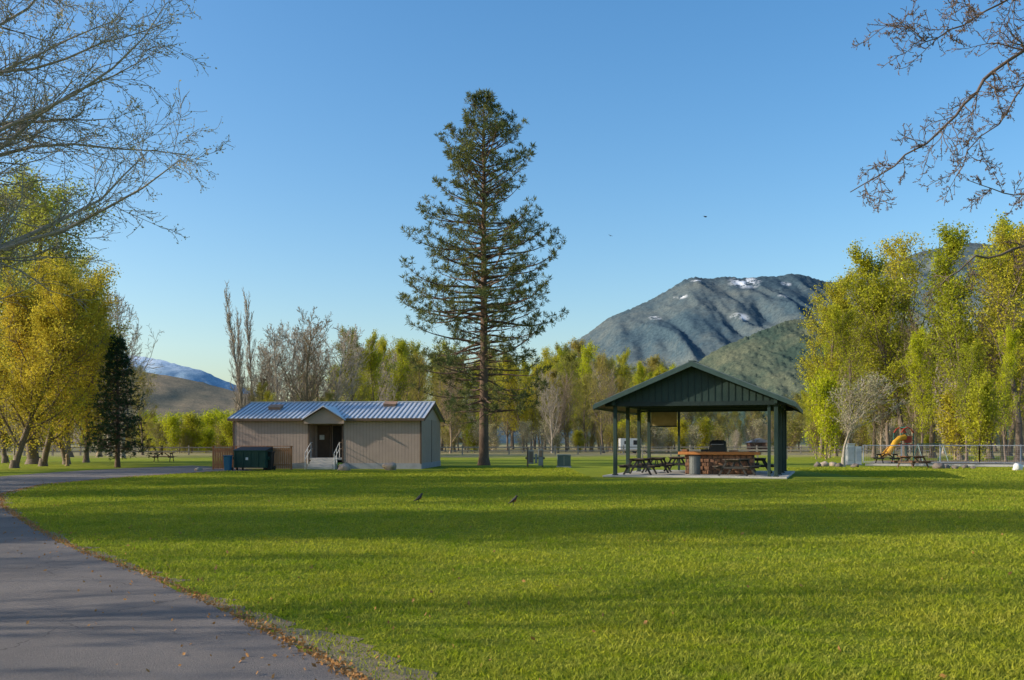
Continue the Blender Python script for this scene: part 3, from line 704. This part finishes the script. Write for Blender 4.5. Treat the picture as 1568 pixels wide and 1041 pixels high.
for yv in (-.12, PL+.04):
    mb.prism([(-.45, 3.36), (PW+.45, 3.36), (PW+.45, 3.36+.10), (PW/2, ap-.06), (-.45, 3.46)], yv, yv+.05, 0)
    for k in range(0, 27):
        x = -.2+k*.3
        if x > PW+.2: break
        zt_ = ap-.1-abs(x-PW/2)*slp*.985
        mb.bb(x-.02, x+.02, yv-.025, yv-.001, 3.5, max(3.52, zt_), 2)
    mb.bb(-.45, PW+.45, yv-.06, yv-.001, 3.30, 3.49, 1)
mb.build('gable_siding', [pg, pgd, pgs], pav)
mb = MB(); mb.bb(.12, 1.55, PL-.03, PL+.02, 2.55, 3.3, 0); mb.bb(.09, 1.58, PL-.06, PL-.031, 2.48, 2.55, 1); mb.bb(.09, 1.58, PL-.05, PL+.03, 1.0, 1.08, 1)
mb.build('notice_board', [mat('board_tan', (.36, .30, .14), (.28, .22, .10)), pgd], pav)
def pl(x, y):
    c_, s_ = math.cos(R(-18)), math.sin(R(-18)); return (4.85+x*c_-y*s_, 46+x*s_+y*c_)
qx, qy = pl(2.9, 2.8)
cnt = empty('serving_counter', (qx, qy, .09), R(-18))
mb = MB()
for i in range(5):
    for j in range(13):
        x = j*.265+(.12 if i % 2 else 0)
        if x+.25 > 3.3: continue
        mb.box((x+.12, .0, .1+i*.185), (.225+rg.uniform(-.02, .03), .6+rg.uniform(-.05, .05), .172), 0)
mb.bb(.02, 3.25, -.26, .26, 0, .93, 1)
mb.build('stone_base', [stone, brown], cnt, bevel=.02)
mb = MB(); mb.bb(-.3, 3.55, -.5, .5, .94, 1.08, 0); mb.bb(-.15, .12, -.3, .3, 1.081, 1.2, 1); mb.build('countertop', [orange, stone], cnt, bevel=.015)
mb = MB(); mb.bb(1.15, 1.95, -.3, .3, 1.09, 1.30, 0)
mb.loft([(1.17, 0, 1.36), (1.3, 0, 1.36), (1.8, 0, 1.36), (1.93, 0, 1.36)], [.2, .29, .29, .2], 14, 0)
mb.bb(1.25, 1.85, -.4, -.37, 1.42, 1.45, 1); mb.bb(.75, 1.1, -.2, .2, 1.09, 1.2, 0); mb.bb(2.1, 2.5, -.25, .2, 1.09, 1.16, 2)
mb.build('barbecue_grill', [black, skirt, rust], cnt)
mb = MB(); mb.loft([(.55, -.85, 0), (.55, -.85, .05), (.55, -.85, .82), (.55, -.85, .88)], [.25, .27, .27, .29], 16, 0); mb.loft([(.55, -.85, .881), (.55, -.85, .92)], [.27, .2], 16, 1)
mb.build('trash_can', [mat('galvanised_can', (.17, .18, .17), (.11, .115, .11), metal=.2, rough=.5), black], None, (qx, qy, .09), R(-18))
def picnic(x, y, rz, z=0, L=1.9, m=wood, frame=None):
    mb = MB(); fr = 1
    for k in range(5): mb.bb(-L/2, L/2, -.37+k*.15, -.37+k*.15+.138, .73, .77)
    for s_ in (-1, 1):
        for k in range(2): mb.bb(-L/2, L/2, s_*.72-.145+k*.147, s_*.72-.01+k*.147, .42, .46)
    for xx in (-L/2+.3, L/2-.3):
        mb.bb(xx-.03, xx+.03, -.36, .36, .64, .729, fr); mb.bb(xx-.031, xx+.031, -.85, .85, .33, .419, fr)
        for s_ in (-1, 1): mb.beam((xx+.05, s_*.25, .72), (xx+.05, s_*.66, 0), .05, .09, fr)
    for s_ in (-1, 1): mb.beam((s_*(L/2-.3), 0, .36), (s_*.12, 0, .72), .04, .07, fr)
    return mb.build('picnic_table', [m, frame or black], None, (x, y, z), rz, bevel=.006)
dkw = mat('dark_table_wood', (.14, .10, .07), (.09, .07, .05), scale=4)
for lx, ly, rz in [(.95, 1.2, R(70)), (1.2, 4.4, R(75)), (1.9, 7.2, R(70)), (5.5, .9, R(60)), (6.2, 4.2, R(72)), (5.2, 7.0, R(72))]:
    X_, Y_ = pl(lx, ly); picnic(X_, Y_, rz, .09, m=dkw)
redw = mat('red_brown_wood', (.28, .12, .06), (.18, .08, .045), scale=4)
picnic(gx(1397, 62), 62, R(25), m=redw, frame=brown)
picnic(gx(250, 84), 84, R(5), m=redw, frame=brown)
picnic(gx(1358, 76), 76, R(5), m=wood); picnic(gx(985, 110), 110, R(8), m=wood)

# ------------------------------------------------------------ dumpster corner
dg = mat('dumpster_green', (.015, .06, .045), (.012, .045, .034), rough=.5)
cedar = mat('cedar_boards', (.48, .21, .09), (.35, .145, .06), scale=3, stretch=(4, 1, 1))
blue = mat('blue_plastic', (.02, .12, .20), (.015, .10, .17), rough=.5)
Dd = 57.0
mb = MB(); Lw = 1.9
mb.prism([(0, .15), (Lw, .15), (Lw, 1.12), (0, 1.12)], 0, 1.3, 0)
mb.prism([(-.04, 1.10), (Lw+.04, 1.10), (Lw+.04, 1.17), (-.04, 1.17)], -.05, 1.35, 0)
mb.add([(-.02, -.04, 1.175), (Lw+.02, -.04, 1.175), (Lw+.02, 1.33, 1.38), (-.02, 1.33, 1.38), (-.02, 1.33, 1.175), (Lw+.02, 1.33, 1.175)], [(0, 1, 2, 3), (0, 3, 4), (1, 5, 2), (3, 2, 5, 4)], 1)
for x in (.03, .5, .95, 1.4, Lw-.09): mb.bb(x, x+.06, -.04, -.001, .2, 1.09, 0)
for x in (-.13, Lw+.001): mb.bb(x, x+.12, .2, 1.1, .62, .8, 0)
for x in (.15, Lw-.15):
    for y in (.15, 1.15): mb.loft([(x-.04, y, .08), (x+.04, y, .08)], [.08, .08], 10, 1)
mb.bb(.7, .85, -.012, -.004, .6, .75, 2)
mb.build('dumpster', [dg, black, white], None, (gx(358, Dd), Dd, 0), R(-3), bevel=.01)
def cart(px, D, m, name, s=1):
    mb = MB(); mb.box((0, 0, .5), (.46, .5, .95), 0, Matrix.Rotation(math.pi, 3, 'X'), taper=.8)
    mb.box((0, -.01, 1.01), (.52, .58, .06), 0); mb.box((0, .28, .96), (.4, .06, .05), 0)
    for x in (-.25, .25): mb.loft([(x-.03, .2, .12), (x+.03, .2, .12)], [.12, .12], 10, 1)
    o = mb.build(name, [m, black], None, (gx(px, D), D, 0), R(-5), bevel=.015); o.scale = (s, s, s)
cart(349, 56.5, blue, 'recycling_cart', .85); cart(412, 57.5, black, 'wheeled_trash_cart', 1.05)
def board_screen(name, xa, xb, D, h, n):
    mb = MB(); Wt = (xb-xa)
    for k in range(n):
        x = xa+Wt*k/n; mb.bb(x+.01, x+Wt/n-.01, D, D+.02, .06, h+rg.uniform(-.01, .01))
    for x in (xa, xb-.09): mb.bb(x, x+.09, D+.022, D+.11, 0, h+.08)
    for z in (.25, h-.2): mb.bb(xa+.1, xb-.1, D+.022, D+.06, z, z+.09)
    mb.bb(xa-.02, xb+.02, D-.03, D+.13, h+.081, h+.12)
    mb.build(name, [cedar])
board_screen('cedar_screen_fence', gx(325, 58.6), gx(357, 58.6), 58.6, 1.3, 9)
board_screen('cedar_screen_fence', gx(408, 58.2), gx(447, 58.2), 58.2, 1.3, 12)
board_screen('cedar_screen_fence', gx(360, 60.2), gx(405, 60.2), 60.2, 1.3, 12)

# boulders
rock = mat('boulder_stone', (.44, .34, .25), (.30, .24, .19), scale=2.5, bump=.5, bscale=9)
rockd = mat('dark_boulder', (.20, .16, .13), (.13, .105, .09), scale=2.5, bump=.5, bscale=9)
import bmesh
def boulder(px, D, s, m=rock, name='boulder'):
    bm = bmesh.new(); bmesh.ops.create_icosphere(bm, subdivisions=3, radius=1); sd = rg.uniform(0, 50)
    for v in bm.verts:
        q = v.co.copy(); k = 1+.35*mn.fractal(q*1.1+Vector((sd, 0, 0)), 1, 2, 4); v.co = Vector((q.x*s[0]*k, q.y*s[1]*k, q.z*s[2]*k+s[2]*.55))
    me = bpy.data.meshes.new(name); bm.to_mesh(me); bm.free(); me.materials.append(m)
    for p in me.polygons: p.use_smooth = True
    obj(name, me, None, (gx(px, D), D, -.02), rg.uniform(0, 6))
boulder(597, 58, (.5, .4, .3)); boulder(527, 57, (.42, .35, .27)); boulder(303, 56, (.25, .2, .14))
for p, D, s in [(1252, 66, .30), (1262, 67, .34), (1275, 68, .28), (1285, 66, .26), (1310, 64, .26), (1437, 60, .36), (1449, 61, .26), (1462, 60, .22), (1478, 61, .24), (1490, 60, .18)]:
    boulder(p, D, (s, s*.8, s*.7), rockd if rg.random() < .75 else rock)
boulder(1558, 56, (.26, .26, .30), white, 'white_painted_rock')

# utility pedestals
ug = mat('utility_grey', (.22, .24, .23), (.17, .185, .18), rough=.5); ugg = mat('utility_green', (.10, .14, .12), (.08, .11, .10), rough=.5)
Du = 63.0
mb = MB()
for x, h in ((0, 1.35), (.95, 1.3)): mb.bb(x-.05, x+.05, -.05, .05, 0, h, 1)
mb.bb(-.15, 1.1, -.08, -.051, .55, .68, 1)
mb.bb(.05, .38, -.3, -.081, .25, 1.15, 0); mb.bb(.45, .62, -.28, -.081, .3, .9, 0); mb.bb(.68, .98, -.3, -.081, .15, 1.22, 0)
mb.bb(.1, .33, -.315, -.301, .35, 1.05, 1); mb.bb(.72, .94, -.315, -.301, .7, 1.12, 1); mb.loft([(.8, -.15, 1.22), (.8, -.15, 1.55)], [.03, .03], 8, 1)
mb.build('electric_meter_pedestal', [ug, mat('pedestal_post', (.16, .13, .10))], None, (gx(808, Du), Du, 0), bevel=.008)
mb = MB(); mb.bb(0, .92, 0, .8, 0, .1, 1); mb.bb(.04, .88, .04, .76, .101, .78, 0); mb.box((.46, .40, .82), (.92, .8, .08), 0, taper=.9); mb.bb(.44, .46, .03, .039, .15, .75, 1)
mb.build('transformer_box', [ugg, conc], None, (gx(853, Du), Du, 0), bevel=.01)
mb = MB(); mb.loft([(0, 0, 0), (0, 0, .05), (0, 0, .1), (0, 0, .6), (0, 0, .65), (0, 0, .8), (0, 0, .86)], [.16, .16, .1, .1, .13, .1, .03], 12)
mb.loft([(-.2, 0, .5), (.2, 0, .5)], [.05, .05], 8); mb.build('fire_hydrant', [mat('hydrant_paint', (.35, .25, .15))], None, (gx(103, 68), 68, 0))

# ------------------------------------------------------------ fences
railw = mat('rail_fence_wood', (.38, .33, .27), (.25, .21, .17), scale=2)
def rail_fence(name, pts, h, step, m, rails, pw=.12, rw=.10, wires=0):
    mb = MB()
    for (xa, ya), (xb, yb) in zip(pts[:-1], pts[1:]):
        Lf = math.hypot(xb-xa, yb-ya); n = max(1, int(Lf/step))
        for k in range(n+1):
            t = k/n; X_, Y_ = xa+(xb-xa)*t, ya+(yb-ya)*t
            mb.box((X_, Y_, h/2), (pw, pw, h*rg.uniform(.97, 1.05)))
        for z in rails: mb.beam((xa, ya-pw*.55, z), (xb, yb-pw*.55, z), rw*.35, rw)
        if wires:
            nw = int(Lf/wires)
            for k in range(nw):
                t = k/nw; mb.beam((xa+(xb-xa)*t, ya+(yb-ya)*t, .06), (xa+(xb-xa)*t, ya+(yb-ya)*t, h-.05), .006, .006)
            for k in range(1, int(h/wires)): mb.beam((xa, ya, k*wires), (xb, yb, k*wires), .006, .006)
    return mb.build(name, [m])
rail_fence('wood_rail_fence', [(-80, 118), (-45, 126), (-10, 134), (22, 138), (60, 140)], 1.25, 3.0, railw, (.5, 1.0), pw=.17, rw=.14)
galv = mat('galvanised_fence', (.55, .55, .54), (.42, .42, .42), rough=.5)
rail_fence('playground_fence', [(gx(1322, 78), 78), (gx(1500, 76), 76), (gx(1700, 70), 70)], 1.45, 2.6, galv, (.08, 1.40), pw=.07, rw=.07, wires=.16)
rail_fence('low_board_fence', [(gx(940, 98), 98), (gx(1250, 96), 96)], 1.0, 2.6, railw, (.5, .9))
curb = MB(); curb.beam((gx(1325, 68), 68, .1), (gx(1720, 62), 62, .1), .2, .14); curb.build('playground_border', [conc])
mulch = mat('mulch', (.26, .19, .12), (.18, .13, .085), scale=4, bump=.8, bscale=20)
mb = MB(); mb.add([(gx(1325, 68), 68.2, .006), (gx(1720, 62), 62.2, .006), (gx(1720, 90), 90, .006), (gx(1340, 90), 90, .006)], [(0, 1, 2, 3)]); mb.build('playground_mulch', [mulch])
mb = MB(); mb.bb(0, 1.1, 0, .6, 0, .08, 1); mb.bb(.04, .56, .04, .56, .081, 1.5, 0); mb.bb(.6, 1.06, .04, .56, .081, 1.35, 0); mb.box((.3, .3, 1.53), (.6, .62, .06), 0); mb.bb(.1, .5, .02, .039, .3, 1.3, 2); mb.bb(.66, 1.0, .02, .039, .3, 1.2, 2)
mb.build('utility_cabinet', [white, conc, galv], None, (gx(1297, 70), 70, 0), bevel=.01)
# playground structure with slide
yelp = mat('yellow_plastic', (.62, .33, .02), (.52, .27, .02), rough=.4); redp = mat('red_plastic', (.42, .06, .03), rough=.4); grp = mat('green_post', (.03, .12, .10), rough=.4)
mb = MB()
for x in (0, 1.2):
    for y in (0, 1.2): mb.loft([(x, y, 0), (x, y, 2.5)], [.06, .06], 8, 2)
mb.bb(-.05, 1.25, -.05, 1.25, 1.4, 1.48, 1)
for y in (0, 1.2):
    mb.loft([(0, y, 2.5), (.25, y, 2.85), (.6, y, 3.0), (.95, y, 2.85), (1.2, y, 2.5)], [.06]*5, 8, 1)
mb.loft([(.6, 0, 3.0), (.6, 1.2, 3.0)], [.05, .05], 8, 2)
for z in (1.8, 2.2): mb.beam((0, 0, z), (1.2, 0, z), .05, .05, 1); mb.beam((1.2, 0, z), (1.2, 1.2, z), .05, .05, 1)
sp = [(-.0, .3, 1.5), (-.4, .3, 1.45), (-1.0, .3, 1.0), (-1.5, .3, .5), (-1.9, .3, .36)]
for a_, b_ in zip(sp[:-1], sp[1:]):
    mb.beam(a_, b_, .04, .5, 0)
    for o_ in (-.26, .26): mb.beam((a_[0], a_[1]+o_, a_[2]+.12), (b_[0], b_[1]+o_, b_[2]+.12), .26, .05, 0)
mb.loft([(.3, -.1, 2.1), (-.3, -.25, 2.0), (-.8, -.35, 1.65), (-1.1, -.4, 1.2), (-1.5, -.45, .7)], [.25]*5, 12, 0)
mb.box((.6, -.1, 1.9), (.7, .05, .6), 1)
mb.build('playground_slide', [yelp, redp, grp], None, (gx(1380, 88), 88, 0), R(10))
mb = MB()
for s_ in (-1, 1):
    for y in (-.7, .7): mb.loft([(s_*1.2, 0, 1.5), (s_*1.2, y, 0)], [.04, .04], 6, 0)
mb.loft([(-1.25, 0, 1.5), (1.25, 0, 1.5)], [.04, .04], 6, 0)
for x in (-.6, .6):
    for o_ in (-.2, .2): mb.beam((x+o_, 0, 1.5), (x+o_, 0, .5), .015, .015, 1)
    mb.bb(x-.22, x+.22, -.1, .1, .47, .5, 1)
mb.build('playground_swing', [grp, black], None, (gx(1425, 84), 84, 0), .2)
# far buildings
mb = MB(); mb.bb(0, 3.2, 0, 2, .5, 2.3, 0); mb.bb(.6, 1.3, -.01, -.002, 1.4, 1.9, 1); mb.bb(2.0, 2.6, -.01, -.002, 1.3, 2.0, 1); mb.bb(-.9, 0, .9, 1.1, .5, .6, 1)
for x in (1.0, 2.2): mb.loft([(x, .1, .35), (x, .35, .35)], [.35, .35], 12, 1)
mb.build('camping_trailer', [white, black], None, (gx(950, 150), 150, 0), .05, bevel=.12)
mb = MB(); mb.bb(0, 3.4, 0, 3, 0, 1.7, 0); mb.prism([(-.3, 1.65), (3.7, 1.65), (1.7, 2.4)], -.3, 3.3, 1); mb.bb(1.3, 1.9, -.03, -.002, 0, 1.5, 2)
mb.build('distant_shed', [mat('shed_brown_red', (.22, .12, .09)), skirt, brown], None, (gx(1150, 170), 170, 0))

# ------------------------------------------------------------ birds
rob = mat('robin_back', (.07, .06, .055), rough=.8); robb = mat('robin_breast', (.40, .13, .04), rough=.8)
def robin(px, py, rz):
    D = gd(py); mb = MB()
    mb.loft([(-.125, 0, .055), (-.07, 0, .08), (-.04, 0, .10), (0, 0, .125), (.035, 0, .155), (.055, 0, .185), (.062, 0, .205), (.075, 0, .222), (.09, 0, .222), (.10, 0, .218), (.118, 0, .213)],
            [.008, .014, .028, .042, .042, .03, .025, .027, .02, .009, .002], 12, 0)
    mb.loft([(.0, 0, .10), (.03, 0, .125), (.058, 0, .165), (.06, 0, .185)], [.022, .036, .026, .01], 10, 1)
    for s_ in (-1, 1):
        mb.loft([(.045, s_*.033, .17), (.0, s_*.043, .13), (-.09, s_*.02, .075)], [.012, .02, .004], 8, 0)
        mb.loft([(.0, s_*.015, .10), (.005, s_*.016, .045), (.0, s_*.016, 0)], [.008, .0035, .003], 6, 0)
        mb.loft([(-.015, s_*.016, .004), (.03, s_*.018, .004)], [.003, .002], 5, 0)
    o = mb.build('robin_bird', [rob, robb], None, (gx(px, D), D, .01), rz, smooth=True); o.scale = (1.1,)*3
robin(641, 771, R(20)); robin(786, 775, R(-15))
def flying(px, py, D, s, rz, roll):
    mb = MB()
    mb.loft([(-.22, 0, 0), (-.14, 0, 0), (-.05, 0, 0), (.06, 0, .0), (.12, 0, .012), (.155, 0, .015), (.19, 0, .01)], [.012, .025, .045, .045, .03, .024, .003], 10, 0)
    mb.add([(-.22, 0, 0), (-.33, .05, 0), (-.33, -.05, 0), (-.2, 0, .012)], [(0, 1, 2), (3, 2, 1)], 0)
    for s_ in (-1, 1):
        w1 = [(.08, 0, .02), (-.07, 0, .02), (-.09, s_*.2, .09), (.09, s_*.2, .10), (-.14, s_*.46, .05), (-.02, s_*.36, .09)]
        mb.add(w1+[(a_, b_, c_-.008) for a_, b_, c_ in w1], [(0, 1, 2, 3), (3, 2, 4, 5), (9, 8, 7, 6), (11, 10, 8, 9), (0, 3, 9, 6), (3, 5, 11, 9)], 0)
    o = mb.build('flying_bird', [rob], None, (gx(px, D), D, gz(py, D)), rz, smooth=False); o.scale = (s, s, s); o.rotation_euler = (roll, .1, rz)
flying(1080, 332, 62, .6, R(20), R(15)); flying(935, 361, 75, .45, R(-60), R(-10))
print('objects', len(bpy.data.objects), 'faces', sum(len(m.polygons) for m in bpy.data.meshes))
